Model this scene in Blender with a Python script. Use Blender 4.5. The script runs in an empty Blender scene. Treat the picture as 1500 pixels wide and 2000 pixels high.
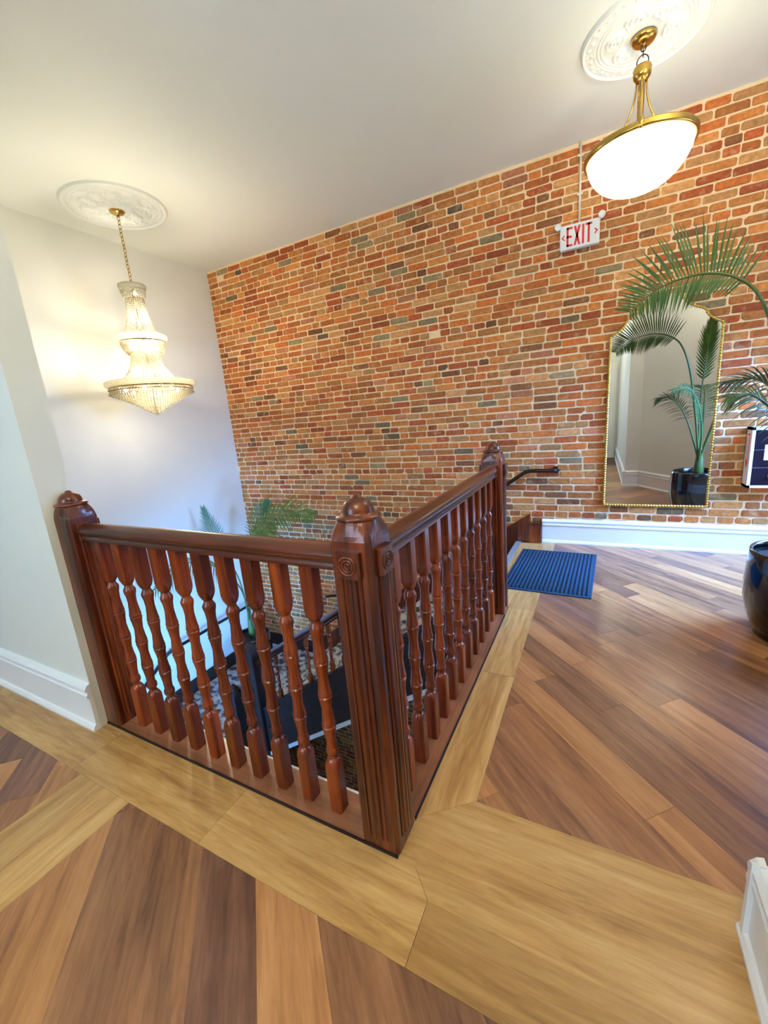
import bpy, math, random
from mathutils import Vector, Matrix
random.seed(7)
PI = math.pi
scene = bpy.context.scene
COL = scene.collection

# ---------------------------------------------------------------- camera
YAW, PITCH, ROLL, FPX, CAMZ = -0.491761, 0.224907, 0.0838212, 797.09, 1.38
_f = Vector((math.sin(YAW)*math.cos(PITCH), math.cos(YAW)*math.cos(PITCH), -math.sin(PITCH)))
_r = Vector((math.cos(YAW), -math.sin(YAW), 0.0)); _d = _f.cross(_r)
_c, _s = math.cos(ROLL), math.sin(ROLL)
CR, CD, CF = _c*_r + _s*_d, -_s*_r + _c*_d, _f
cam_data = bpy.data.cameras.new('camera'); cam = bpy.data.objects.new('camera', cam_data); COL.objects.link(cam)
cam.matrix_world = Matrix(((CR.x, -CD.x, -CF.x, 0), (CR.y, -CD.y, -CF.y, 0), (CR.z, -CD.z, -CF.z, CAMZ), (0, 0, 0, 1)))
cam_data.sensor_fit = 'VERTICAL'; cam_data.sensor_height = 36.0; cam_data.lens = FPX/2000*36
cam_data.clip_start = 0.05; cam_data.clip_end = 100
scene.camera = cam
def project(p):
    q = Vector(p) - Vector((0, 0, CAMZ)); z = q.dot(CF)
    return 750 + FPX*q.dot(CR)/z, 1000 + FPX*q.dot(CD)/z, z

# ---------------------------------------------------------------- world, daylight, exposure
scene.view_settings.view_transform = 'Standard'; scene.view_settings.look = 'None'
scene.view_settings.gamma = 1.0; scene.view_settings.exposure = 1.28; scene.view_settings.use_curve_mapping = False
world = bpy.data.worlds.new('world'); scene.world = world; world.use_nodes = True
_bg = world.node_tree.nodes['Background']; _bg.inputs[0].default_value = (0.55, 0.72, 1.0, 1); _bg.inputs[1].default_value = 0.9
_cy = scene.cycles
_cy.max_bounces = 6; _cy.diffuse_bounces = 4; _cy.glossy_bounces = 3; _cy.transmission_bounces = 4; _cy.transparent_max_bounces = 10
_cy.caustics_reflective = False; _cy.caustics_refractive = False; _cy.use_adaptive_sampling = True; _cy.adaptive_threshold = 0.06; _cy.adaptive_min_samples = 16
def area_light(name, loc, target, sx, sy, power, color, spread=180):
    l = bpy.data.lights.new(name, 'AREA'); l.shape = 'RECTANGLE'; l.size = sx; l.size_y = sy
    l.energy = power; l.color = color; l.spread = math.radians(spread)
    o = bpy.data.objects.new(name, l); COL.objects.link(o); o.location = loc
    o.rotation_euler = (Vector(target)-Vector(loc)).to_track_quat('-Z', 'Y').to_euler()
    return o
BLUE = (0.50, 0.72, 1.0)
area_light('daylight_front_window', (-2.2, -2.72, 1.7), (-2.2, 2, 1.3), 1.7, 1.9, 15, (0.52, 0.76, 1.0))
area_light('daylight_right_window', (2.13, 3.62, 1.15), (0.55, 3.55, 0.0), 0.95, 2.0, 80, (0.15, 0.38, 1.0), 100)
area_light('daylight_lower_window', (-2.7, -1.40, -1.8), (-4.67, 2.9, -1.1), 1.4, 1.4, 36, (0.12, 0.40, 1.0), 48)

# ---------------------------------------------------------------- helpers
def lin(c):
    return tuple(((v/255)/12.92 if v/255 <= 0.04045 else ((v/255+0.055)/1.055)**2.4) for v in c) + (1.0,)
class MB:
    def __init__(s): s.v = []; s.f = []; s.smooth = []; s.cols = []
    def add(s, vs, fs, smooth=False, col=None):
        b = len(s.v); s.v += [tuple(v) for v in vs]
        for f in fs: s.f.append(tuple(b+i for i in f)); s.smooth.append(smooth); s.cols.append(col)
    def box(s, x0, x1, y0, y1, z0, z1):
        vs = [(x, y, z) for z in (z0, z1) for y in (y0, y1) for x in (x0, x1)]
        s.add(vs, [(0, 2, 3, 1), (4, 5, 7, 6), (0, 1, 5, 4), (1, 3, 7, 5), (3, 2, 6, 7), (2, 0, 4, 6)]); return s
    def rings(s, rings, smooth=True, cap0=True, cap1=True, closed=False):
        n = len(rings[0]); vs = [p for r in rings for p in r]; fs = []
        m = len(rings)
        for i in range(m if closed else m-1):
            for j in range(n):
                a, b = i*n+j, i*n+(j+1) % n; c, d = ((i+1) % m)*n+(j+1) % n, ((i+1) % m)*n+j
                fs.append((a, b, c, d))
        if cap0 and not closed: fs.append(tuple(reversed(range(n))))
        if cap1 and not closed: fs.append(tuple((m-1)*n+j for j in range(n)))
        s.add(vs, fs, smooth); return s
    def lathe(s, prof, n=32, c=(0, 0, 0), cap=True):
        return s.rings([[(c[0]+r*math.cos(2*PI*j/n), c[1]+r*math.sin(2*PI*j/n), c[2]+z) for j in range(n)] for r, z in prof], True, cap, cap)
    def tube(s, pts, rad, n=10, closed=False):
        pts = [Vector(p) for p in pts]; m = len(pts); rr = []
        ref = Vector((0, 0, 1))
        for i, p in enumerate(pts):
            if closed: t = pts[(i+1) % m]-pts[i-1]
            else: t = pts[min(i+1, m-1)]-pts[max(i-1, 0)]
            t.normalize(); u = ref - t*ref.dot(t)
            if u.length < 1e-3: u = Vector((1, 0, 0)) - t*t.x
            u.normalize(); w = t.cross(u); ref = u
            r = rad[i] if isinstance(rad, (list, tuple)) else rad
            rr.append([p+u*(r*math.cos(2*PI*j/n))+w*(r*math.sin(2*PI*j/n)) for j in range(n)])
        return s.rings(rr, True, True, True, closed)
    def extrude(s, poly, p0, p1, u, w, smooth=False):
        """2D profile (a,b) -> p + u*a + w*b, swept from p0 to p1"""
        p0, p1, u, w = Vector(p0), Vector(p1), Vector(u), Vector(w)
        return s.rings([[p+u*a+w*b for a, b in poly] for p in (p0, p1)], smooth)
    def build(s, name, mat, parent=None, loc=None):
        me = bpy.data.meshes.new(name); me.from_pydata(s.v, [], s.f)
        me.polygons.foreach_set('use_smooth', s.smooth)
        if any(c is not None for c in s.cols):
            at = me.color_attributes.new('col', 'FLOAT_COLOR', 'CORNER'); k = 0
            for p, c in zip(me.polygons, s.cols):
                for _ in p.vertices: at.data[k].color = c or (.5, .5, .5, 1); k += 1
        me.materials.append(mat); me.update()
        return link(name, me, parent, loc)
def link(name, me, parent=None, loc=None, rz=0):
    o = bpy.data.objects.new(name, me); COL.objects.link(o)
    if parent is not None: o.parent = parent
    if loc is not None: o.location = loc
    if rz: o.rotation_euler = (0, 0, rz)
    return o
def fixn(o):
    import bmesh
    b = bmesh.new(); b.from_mesh(o.data); bmesh.ops.recalc_face_normals(b, faces=b.faces); b.to_mesh(o.data); b.free(); return o
def bevel(o, w=0.004, seg=2):
    fixn(o); m = o.modifiers.new('bevel', 'BEVEL'); m.width = w; m.segments = seg; m.limit_method = 'ANGLE'; m.angle_limit = math.radians(40); return o
def tag(o, label, cat, group=None):
    o['label'] = label; o['category'] = cat
    if group: o['group'] = group
    return o
def thing(name, label, cat, loc=(0, 0, 0), rz=0, group=None):
    o = link(name, None, None, loc, rz); o.empty_display_size = 0.1; return tag(o, label, cat, group)
def struct(o, label=None):
    o['kind'] = 'structure'
    if label: o['label'] = label
    return o

# ---------------------------------------------------------------- materials
def nmat(name):
    m = bpy.data.materials.new(name); m.use_nodes = True; nt = m.node_tree
    return m, nt, nt.nodes['Principled BSDF']
def N(nt, t, **kw):
    n = nt.nodes.new(t)
    for k, v in kw.items(): setattr(n, k, v)
    return n
def plain(name, rgb, rough=0.5, metal=0.0, noise=0.0, nscale=20, bump=0.0, coat=0.0):
    m, nt, b = nmat(name); b.inputs['Base Color'].default_value = lin(rgb)
    b.inputs['Roughness'].default_value = rough; b.inputs['Metallic'].default_value = metal; b.inputs['Coat Weight'].default_value = coat
    if noise or bump:
        tc = N(nt, 'ShaderNodeTexCoord'); tx = N(nt, 'ShaderNodeTexNoise'); tx.inputs['Scale'].default_value = nscale; tx.inputs['Detail'].default_value = 5
        nt.links.new(tc.outputs['Object'], tx.inputs['Vector'])
        if noise:
            mx = N(nt, 'ShaderNodeMix', data_type='RGBA', blend_type='MULTIPLY'); mx.inputs[0].default_value = 1
            mr = N(nt, 'ShaderNodeMapRange'); mr.inputs[3].default_value = 1-noise; mr.inputs[4].default_value = 1+noise*.3
            nt.links.new(tx.outputs[0], mr.inputs[0]); mx.inputs[6].default_value = lin(rgb); nt.links.new(mr.outputs[0], mx.inputs[7]); nt.links.new(mx.outputs[2], b.inputs['Base Color'])
        if bump:
            bp = N(nt, 'ShaderNodeBump'); bp.inputs['Strength'].default_value = bump; bp.inputs['Distance'].default_value = 0.01
            nt.links.new(tx.outputs[0], bp.inputs['Height']); nt.links.new(bp.outputs[0], b.inputs['Normal'])
    return m
def wood(name, dark, mid, light, axis='Z', rough=0.28, coat=0.3, var=0.25, scale=1.0, across=34, along=1.6):
    """grain stretched along an axis of the object, with a shift of tone per object"""
    m, nt, b = nmat(name); L = nt.links.new
    tc = N(nt, 'ShaderNodeTexCoord'); oi = N(nt, 'ShaderNodeObjectInfo')
    ad = N(nt, 'ShaderNodeVectorMath', operation='ADD'); L(tc.outputs['Object'], ad.inputs[0])
    sc_ = N(nt, 'ShaderNodeVectorMath', operation='SCALE'); cb = N(nt, 'ShaderNodeCombineXYZ')
    for i in range(3): L(oi.outputs['Random'], cb.inputs[i])
    L(cb.outputs[0], sc_.inputs[0]); sc_.inputs['Scale'].default_value = 37.0; L(sc_.outputs[0], ad.inputs[1])
    mp = N(nt, 'ShaderNodeMapping'); s = [across*scale]*3; s['XYZ'.index(axis)] = along*scale; mp.inputs['Scale'].default_value = s
    L(ad.outputs[0], mp.inputs['Vector'])
    t1 = N(nt, 'ShaderNodeTexNoise'); t1.inputs['Scale'].default_value = 1.0; t1.inputs['Detail'].default_value = 6; t1.inputs['Roughness'].default_value = .65; t1.inputs['Distortion'].default_value = .6
    L(mp.outputs[0], t1.inputs['Vector'])
    mp2 = N(nt, 'ShaderNodeMapping'); s2 = [9*scale]*3; s2['XYZ'.index(axis)] = .8*scale; mp2.inputs['Scale'].default_value = s2; L(ad.outputs[0], mp2.inputs['Vector'])
    t2 = N(nt, 'ShaderNodeTexNoise'); t2.inputs['Scale'].default_value = 1.0; t2.inputs['Detail'].default_value = 3; t2.inputs['Distortion'].default_value = 1.2; L(mp2.outputs[0], t2.inputs['Vector'])
    mx = N(nt, 'ShaderNodeMath', operation='ADD'); L(t1.outputs[0], mx.inputs[0]); L(t2.outputs[0], mx.inputs[1])
    hv = N(nt, 'ShaderNodeMath', operation='MULTIPLY'); hv.inputs[1].default_value = .5; L(mx.outputs[0], hv.inputs[0])
    rp = N(nt, 'ShaderNodeValToRGB'); e = rp.color_ramp.elements
    e[0].position = .34; e[0].color = lin(dark); e[1].position = .66; e[1].color = lin(light)
    k = e.new(.5); k.color = lin(mid); L(hv.outputs[0], rp.inputs[0])
    hs = N(nt, 'ShaderNodeHueSaturation'); L(rp.outputs[0], hs.inputs['Color'])
    mr = N(nt, 'ShaderNodeMapRange'); mr.inputs[3].default_value = 1-var; mr.inputs[4].default_value = 1+var; L(oi.outputs['Random'], mr.inputs[0]); L(mr.outputs[0], hs.inputs['Value'])
    L(hs.outputs[0], b.inputs['Base Color']); b.inputs['Roughness'].default_value = rough
    b.inputs['Coat Weight'].default_value = coat; b.inputs['Coat Roughness'].default_value = .12
    bp = N(nt, 'ShaderNodeBump'); bp.inputs['Strength'].default_value = .12; bp.inputs['Distance'].default_value = .002; L(t1.outputs[0], bp.inputs['Height']); L(bp.outputs[0], b.inputs['Normal'])
    return m
M = {}
M['paint'] = plain('wall_paint', (228, 230, 222), .55, noise=.03, nscale=3, bump=.05)
M['ceil'] = plain('ceiling_paint', (236, 241, 230), .6, bump=.03, nscale=6)
M['trim'] = plain('white_trim', (238, 240, 242), .3)
M['plaster'] = plain('plaster', (238, 242, 234), .5)
MAHO = ((42, 14, 5), (96, 37, 10), (150, 68, 20))
M['maho'] = wood('mahogany_upright', *MAHO, axis='Z', var=.12)
M['maho_b'] = wood('mahogany_baluster', (76, 25, 6), (126, 48, 12), (164, 74, 22), axis='Z', var=.3)
M['maho_x'] = wood('mahogany_rail_x', (54, 19, 9), (90, 37, 16), (120, 56, 26), axis='X', var=.05)
M['maho_y'] = wood('mahogany_rail_y', (54, 19, 9), (90, 37, 16), (120, 56, 26), axis='Y', var=.05)
M['darkwood'] = wood('dark_stringer', (26, 13, 9), (40, 20, 13), (54, 28, 18), axis='X', var=.1, rough=.7, coat=0)
M['shoe_x'] = wood('shoe_wood_x', (120, 74, 48), (152, 98, 66), (176, 120, 84), axis='X', var=.05, across=60)
M['shoe_y'] = wood('shoe_wood_y', (120, 74, 48), (152, 98, 66), (176, 120, 84), axis='Y', var=.05, across=60)
OAK = ((166, 118, 64), (203, 156, 92), (222, 181, 118))
M['oak'] = wood('light_oak_plank', *OAK, axis='X', var=.1, rough=.3, coat=.15, across=50, along=5.0)
M['oak2'] = wood('brown_oak_plank', (140, 98, 50), (176, 130, 72), (198, 154, 94), axis='X', var=.04, rough=.3, coat=.15, across=50, along=5.0)
M['pl0'] = wood('plank_brown', (110, 72, 49), (150, 102, 68), (178, 128, 86), axis='X', var=.16, rough=.32, coat=.12, across=46, along=4.5)
M['pl1'] = wood('plank_orange', (148, 96, 56), (186, 129, 79), (206, 150, 98), axis='X', var=.14, rough=.32, coat=.12, across=46, along=4.5)
M['pl2'] = wood('plank_plum', (96, 62, 49), (132, 88, 67), (162, 115, 86), axis='X', var=.14, rough=.32, coat=.12, across=46, along=4.5)
M['pl3'] = wood('plank_mixed', (110, 70, 50), (162, 109, 70), (196, 139, 89), axis='X', var=.14, rough=.32, coat=.12, across=36, along=3.6)
M['sub'] = plain('floor_base', (92, 60, 40), .5, noise=.2, nscale=8)
M['brass'] = plain('brass', (200, 164, 84), .22, 1.0)
M['gold'] = plain('gold_frame', (206, 168, 84), .3, 1.0, bump=.3, nscale=150)
M['bronze'] = plain('dark_bronze', (58, 46, 36), .35, .8)
M['mirror'] = plain('mirror_glass', (238, 240, 238), .01, 1.0)
M['pot'] = plain('black_glazed_pot', (10, 14, 16), .12, coat=.6)
M['soil'] = plain('soil', (40, 30, 24), .9, noise=.5, nscale=60, bump=.6)
M['leaf'] = plain('palm_leaf', (66, 108, 34), .42, noise=.45, nscale=9)
M['leaf2'] = plain('palm_leaf_blue', (56, 102, 56), .42, noise=.4, nscale=9)
M['stem'] = plain('palm_stem', (84, 108, 50), .45, noise=.3, nscale=14)
M['mat'] = plain('blue_mat', (14, 58, 84), .85, noise=.25, nscale=160, bump=.4)
M['red'] = plain('sign_red', (226, 40, 44), .4)
M['white'] = plain('white_plastic', (240, 240, 240), .35)
M['black'] = plain('black_enamel', (16, 16, 18), .3)
M['cream'] = plain('cream_conduit', (226, 216, 190), .45)
M['glassdark'] = plain('cabinet_glass', (22, 18, 34), .06, coat=.5)
M['nosing'] = plain('metal_nosing', (190, 192, 194), .4, .5, noise=.4, nscale=90)
def brick_mat():
    m, nt, b = nmat('old_brick'); L = nt.links.new
    at = N(nt, 'ShaderNodeAttribute', attribute_name='col'); tc = N(nt, 'ShaderNodeTexCoord'); geo = N(nt, 'ShaderNodeNewGeometry')
    t = N(nt, 'ShaderNodeTexNoise'); t.inputs['Scale'].default_value = 38; t.inputs['Detail'].default_value = 6; L(geo.outputs['Position'], t.inputs['Vector'])
    t2 = N(nt, 'ShaderNodeTexNoise'); t2.inputs['Scale'].default_value = 9; t2.inputs['Detail'].default_value = 7; t2.inputs['Roughness'].default_value = .7; L(geo.outputs['Position'], t2.inputs['Vector'])
    mr = N(nt, 'ShaderNodeMapRange'); mr.inputs[1].default_value = .3; mr.inputs[2].default_value = .7; mr.inputs[3].default_value = .72; mr.inputs[4].default_value = 1.18; L(t.outputs[0], mr.inputs[0])
    mx = N(nt, 'ShaderNodeMix', data_type='RGBA', blend_type='MULTIPLY'); mx.inputs[0].default_value = 1; L(at.outputs['Color'], mx.inputs[6]); L(mr.outputs[0], mx.inputs[7])
    sm = N(nt, 'ShaderNodeMapRange'); sm.inputs[1].default_value = .55; sm.inputs[2].default_value = .70; sm.inputs[3].default_value = 0; sm.inputs[4].default_value = .75; L(t2.outputs[0], sm.inputs[0])
    m2 = N(nt, 'ShaderNodeMix', data_type='RGBA'); L(sm.outputs[0], m2.inputs[0]); L(mx.outputs[2], m2.inputs[6]); m2.inputs[7].default_value = lin((206, 166, 118))
    L(m2.outputs[2], b.inputs['Base Color']); b.inputs['Roughness'].default_value = .8
    bp = N(nt, 'ShaderNodeBump'); bp.inputs['Strength'].default_value = .5; bp.inputs['Distance'].default_value = .006; L(t.outputs[0], bp.inputs['Height']); L(bp.outputs[0], b.inputs['Normal'])
    return m
M['brick'] = brick_mat()
M['mortar'] = plain('lime_mortar', (244, 214, 172), .9, noise=.12, nscale=16, bump=.8)
def carpet_mat():
    m, nt, b = nmat('patterned_carpet'); L = nt.links.new; g = N(nt, 'ShaderNodeNewGeometry')
    v = N(nt, 'ShaderNodeTexVoronoi'); v.inputs['Scale'].default_value = 11; L(g.outputs['Position'], v.inputs['Vector'])
    t = N(nt, 'ShaderNodeTexNoise'); t.inputs['Scale'].default_value = 13; t.inputs['Detail'].default_value = 5; L(g.outputs['Position'], t.inputs['Vector'])
    sv = N(nt, 'ShaderNodeMath', operation='MULTIPLY'); sv.inputs[1].default_value = .35; L(v.outputs['Distance'], sv.inputs[0])
    a = N(nt, 'ShaderNodeMath', operation='ADD'); L(sv.outputs[0], a.inputs[0]); L(t.outputs[0], a.inputs[1])
    r = N(nt, 'ShaderNodeValToRGB'); e = r.color_ramp.elements; e[0].position = .54; e[0].color = lin((66, 64, 66)); e[1].position = .74; e[1].color = lin((190, 188, 182)); k = e.new(.64); k.color = lin((128, 126, 124))
    L(a.outputs[0], r.inputs[0]); L(r.outputs[0], b.inputs['Base Color']); b.inputs['Roughness'].default_value = .95
    return m
M['carpet'] = carpet_mat()
def glow(name, rgb, strength, base=(245, 245, 240)):
    m, nt, b = nmat(name); b.inputs['Base Color'].default_value = lin(base); b.inputs['Emission Color'].default_value = lin(rgb); b.inputs['Emission Strength'].default_value = strength; b.inputs['Roughness'].default_value = .3; return m
M['bulb'] = glow('lit_bulb', (255, 240, 212), 8)
def bowl_mat():
    m, nt, b = nmat('alabaster_glass'); L = nt.links.new; b.inputs['Base Color'].default_value = lin((246, 246, 240)); b.inputs['Roughness'].default_value = .25
    tr = N(nt, 'ShaderNodeBsdfTranslucent'); tr.inputs[0].default_value = (.95, .93, .88, 1); mx = N(nt, 'ShaderNodeMixShader'); mx.inputs[0].default_value = .6
    L(b.outputs[0], mx.inputs[1]); L(tr.outputs[0], mx.inputs[2]); L(mx.outputs[0], nt.nodes['Material Output'].inputs['Surface']); return m
M['bowl'] = bowl_mat()
def crystal_mat():
    m, nt, b = nmat('cut_crystal'); L = nt.links.new
    tr = N(nt, 'ShaderNodeBsdfTranslucent'); tr.inputs[0].default_value = (.66, .63, .52, 1)
    b.inputs['Base Color'].default_value = (.84, .81, .70, 1); b.inputs['Roughness'].default_value = .12
    mx = N(nt, 'ShaderNodeMixShader'); mx.inputs[0].default_value = .55; L(b.outputs[0], mx.inputs[1]); L(tr.outputs[0], mx.inputs[2])
    L(mx.outputs[0], nt.nodes['Material Output'].inputs['Surface']); return m
M['crystal'] = crystal_mat()
def bead_mat():
    m, nt, b = nmat('clear_crystal_bead'); L = nt.links.new
    tr = N(nt, 'ShaderNodeBsdfTranslucent'); tr.inputs[0].default_value = (.30, .28, .21, 1); tp = N(nt, 'ShaderNodeBsdfTransparent'); tp.inputs[0].default_value = (1, .97, .9, 1)
    b.inputs['Base Color'].default_value = (.30, .28, .21, 1); b.inputs['Roughness'].default_value = .08
    mx = N(nt, 'ShaderNodeMixShader'); mx.inputs[0].default_value = .5; L(b.outputs[0], mx.inputs[1]); L(tr.outputs[0], mx.inputs[2])
    m2 = N(nt, 'ShaderNodeMixShader'); m2.inputs[0].default_value = .35; L(mx.outputs[0], m2.inputs[1]); L(tp.outputs[0], m2.inputs[2])
    L(m2.outputs[0], nt.nodes['Material Output'].inputs['Surface']); return m
M['bead'] = bead_mat()
def pane_mat():
    m, nt, b = nmat('window_glass'); b.inputs['Base Color'].default_value = (.8, .9, 1, 1); b.inputs['Roughness'].default_value = .03
    b.inputs['Emission Color'].default_value = (.45, .68, 1, 1); b.inputs['Emission Strength'].default_value = 1.6; return m  # pane itself glows, emission standing in for the sky behind it
M['pane'] = pane_mat()

# ---------------------------------------------------------------- setting: constants
YB, ZC, XL, XR = 4.33, 3.45, -4.67, 2.2
ZL, ZLOW = -1.96, -4.4
XE = -0.72                                    # edge of the upper floor at the head of the stairs
# floor slab (well left open)
fl = MB(); T0 = -.006
fl.box(-5.6, XR, -2.8, .89, -.3, T0); fl.box(-5.6, -2.19, .85, .99, -.3, T0); fl.box(-2.19, -.53, .89, 1.03, -.3, T0)
fl.box(-.66, XR, 1.03, 2.74, -.3, T0); fl.box(-.53, XR, .89, 1.03, -.3, T0); fl.box(XE, XR, 2.74, YB, -.3, T0)
floor = struct(fl.build('floor', M['sub']), 'upper floor of diagonal brown wood planks with light oak borders')
def clip(poly, a, b, c):                      # keep a*x+b*y<=c
    out = []
    for i in range(len(poly)):
        p, q = poly[i], poly[(i+1) % len(poly)]; dp = a*p[0]+b*p[1]-c; dq = a*q[0]+b*q[1]-c
        if dp <= 0: out.append(p)
        if dp*dq < 0: t = dp/(dp-dq); out.append((p[0]+t*(q[0]-p[0]), p[1]+t*(q[1]-p[1])))
    return out
def plank(poly, ang, mat, dz=0.0, g=.0005):
    if len(poly) < 3: return
    cx = sum(p[0] for p in poly)/len(poly); cy = sum(p[1] for p in poly)/len(poly)
    area = .5*abs(sum(poly[i][0]*poly[(i+1) % len(poly)][1]-poly[(i+1) % len(poly)][0]*poly[i][1] for i in range(len(poly))))
    if area < .0006: return
    ca, sa = math.cos(-ang), math.sin(-ang); loc = []
    for x, y in poly:
        u, v = x-cx, y-cy; l = math.hypot(u, v); k = max(0, 1-g/l*1.2) if l else 1
        u *= k; v *= k; loc.append((u*ca-v*sa, u*sa+v*ca))
    n = len(loc); mb = MB()
    mb.rings([[(x, y, T0) for x, y in loc], [(x, y, 0) for x, y in loc]], smooth=False)
    o = mb.build('plank', mat, floor, (cx, cy, dz), ); o.rotation_euler = (0, 0, ang); fixn(o); return o
def region(x0, x1, y0, y1, w, off, ang, seq, lmin=.75, lmax=1.25):
    """diagonal boards laid over a rectangle"""
    ca, sa = math.cos(ang), math.sin(ang); k0 = -40
    for k in range(-40, 60):
        v0 = off+k*w; cs = [(x*ca+y*sa, -x*sa+y*ca) for x in (x0, x1) for y in (y0, y1)]
        if v0+w < min(c[1] for c in cs) or v0 > max(c[1] for c in cs): continue
        u = min(c[0] for c in cs)-random.random()*lmax
        while u < max(c[0] for c in cs):
            l = random.uniform(lmin, lmax)
            q = [(u, v0), (u+l, v0), (u+l, v0+w), (u, v0+w)]; u += l
            P = [(a*ca-b*sa, a*sa+b*ca) for a, b in q]
            for cl in ((-1, 0, -x0), (1, 0, x1), (0, -1, -y0), (0, 1, y1)): P = clip(P, *cl)
            plank(P, ang, M[random.choice(seq)])
A45 = -PI/4
region(-.353, XR-.02, 1.18, YB-.02, .13, .94-.13*4, A45, ['pl0', 'pl0', 'pl1', 'pl2', 'pl3', 'pl3', 'pl1'])
region(-1.585, .36, -1.4, .652, .17, -.019, A45, ['pl0', 'pl2', 'pl3', 'pl0', 'pl1'], 1.1, 1.4)
region(-4.2, -1.93, -.6, .652, .17, -.019, A45, ['pl1', 'pl0', 'pl2', 'pl3'], 1.1, 1.4)
def rect(x0, x1, y0, y1): return [(x0, y0), (x1, y0), (x1, y1), (x0, y1)]
for x0, x1 in ((-1.93, -1.758), (-1.758, -1.585)): plank(rect(x0, x1, -1.4, .652), PI/2, M['oak'])
for x0, x1 in ((-4.6, -3.1), (-3.1, -2.0), (-2.0, -1.19)): plank(rect(x0, x1, .652, .887), 0, M['oak'])
plank([(-1.19, .652), (-.40, .652), (-.40, .815), (-.47, .887), (-1.19, .887)], 0, M['oak'])
plank(rect(-.40, .62, .652, .815), 0, M['oak2'])
plank([(-.40, .815), (.62, .815), (.62, 1.0), (-.53, 1.0), (-.53, .887), (-.47, .887)], 0, M['oak'])
plank([(-.53, 1.0), (.62, 1.0), (.62, 1.18), (-.353, 1.18), (-.53, 1.035)], 0, M['oak'])
plank([(-.353, 1.18), (-.353, 1.95), (-.53, 1.95), (-.53, 1.035)], PI/2, M['oak'])
plank(rect(-.53, -.353, 1.95, 2.74), PI/2, M['oak']); plank(rect(-.53, -.353, 2.74, 3.75), PI/2, M['oak']); plank(rect(-.53, -.353, 3.75, 4.31), PI/2, M['oak'])
plank(rect(-.70, -.53, 2.75, 4.25), PI/2, M['oak'])
# ceiling and walls
struct(MB().box(-5.7, XR+.12, -2.92, YB+.12, ZC, ZC+.12).build('ceiling', M['ceil']), 'smooth pale ceiling')
struct(MB().box(XL-.12, XL, .99, YB+.12, ZLOW-.1, ZC).build('wall_left', M['paint']), 'pale painted stairwell wall')
struct(MB().box(-5.6, -2.15, .855, .985, -.006, ZC).build('wall_near_left', M['paint']), 'white wall ending at the left newel post')
struct(MB().box(.395, .58, -2.8, 1.06, -.006, ZC).build('wall_near_right', M['paint']))
wd = MB(); a, b_ = Vector((.58, 1.06, 0)), Vector((1.86, 3.1, 0)); n_ = Vector((b_.y-a.y, -(b_.x-a.x), 0)).normalized()*.1
wd.rings([[a, b_, b_+n_, a+n_], [p+Vector((0, 0, ZC)) for p in (a, b_, b_+n_, a+n_)]], smooth=False)
struct(fixn(wd.build('wall_diagonal', M['paint'], None, (0, 0, -.006))))
wr = MB(); wr.box(XR, XR+.12, 2.9, 3.1, -.3, ZC).box(XR, XR+.12, 4.14, YB, -.3, ZC).box(XR, XR+.12, 3.1, 4.14, -.3, .1).box(XR, XR+.12, 3.1, 4.14, 2.25, ZC).box(1.86, XR, 2.98, 3.06, -.006, ZC)
struct(wr.build('wall_right', M['paint']))
wf = MB(); wf.box(-5.6, -3.1, -2.92, -2.8, -.3, ZC).box(-1.3, -.1, -2.92, -2.8, -.3, ZC).box(-3.1, -1.3, -2.92, -2.8, -.3, .7).box(-3.1, -1.3, -2.92, -2.8, 2.7, ZC).box(-.1, .4, -2.92, -2.8, -.3, ZC)
struct(wf.build('wall_front', M['paint']))
struct(MB().box(-5.72, -5.6, -2.92, 1.0, -.3, ZC).build('wall_far_left', M['paint']))
def window(idx, axis, c, w, h):
    """frame, mullion and pane of a window; axis 'x' faces +-x"""
    def bx(mb, a0, a1, t0, t1, z0, z1):
        if axis == 'x': mb.box(c[0]+t0, c[0]+t1, c[1]+a0, c[1]+a1, c[2]+z0, c[2]+z1)
        else: mb.box(c[0]+a0, c[0]+a1, c[1]+t0, c[1]+t1, c[2]+z0, c[2]+z1)
        return mb
    f = MB(); W, H_ = w/2, h/2
    for q in ((-W, -W+.05, -H_, H_), (W-.05, W, -H_, H_), (-W, W, -H_, -H_+.05), (-W, W, H_-.05, H_), (-W, W, -.02, .02)): bx(f, q[0], q[1], -.03, .03, q[2], q[3])
    o = struct(f.build('window_%d' % idx, M['trim']))
    bx(MB(), -W+.05, W-.05, -.004, .004, -H_+.05, H_-.05).build('pane', M['pane'], o)
window(1, 'y', (-2.2, -2.86, 1.7), 1.8, 2.0); window(2, 'x', (XR+.06, 3.62, 1.175), 1.04, 2.15); window(3, 'y', (-2.7, -1.55, -1.9), 1.6, 1.6)
# lower hall
struct(MB().box(-5, -.3, -1.6, YB, ZLOW-.1, ZLOW).build('floor_lower', M['darkwood']))
wl = MB(); wl.box(-5, -3.5, -1.6, -1.5, ZLOW, -.3).box(-1.9, -.3, -1.6, -1.5, ZLOW, -.3).box(-3.5, -1.9, -1.6, -1.5, ZLOW, -2.7).box(-3.5, -1.9, -1.6, -1.5, -1.1, -.3)
struct(wl.build('wall_lower_front', M['paint']))
struct(MB().box(-.3, -.2, -1.6, YB, ZLOW, -.3).build('wall_lower_right', M['paint']))
struct(MB().box(XL-.12, XL, -1.6, .99, ZLOW, -.3).build('wall_lower_left', M['paint']))
# white door behind the camera, seen in the mirror's left edge
dr = struct(MB().box(-.02, .34, -2.79, -2.75, 0, 2.2).build('door_1', M['trim']))
MB().box(.02, .30, -2.75, -2.74, .25, 1.0).box(.02, .30, -2.75, -2.74, 1.2, 2.0).build('door_panel', M['trim'], dr)
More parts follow.
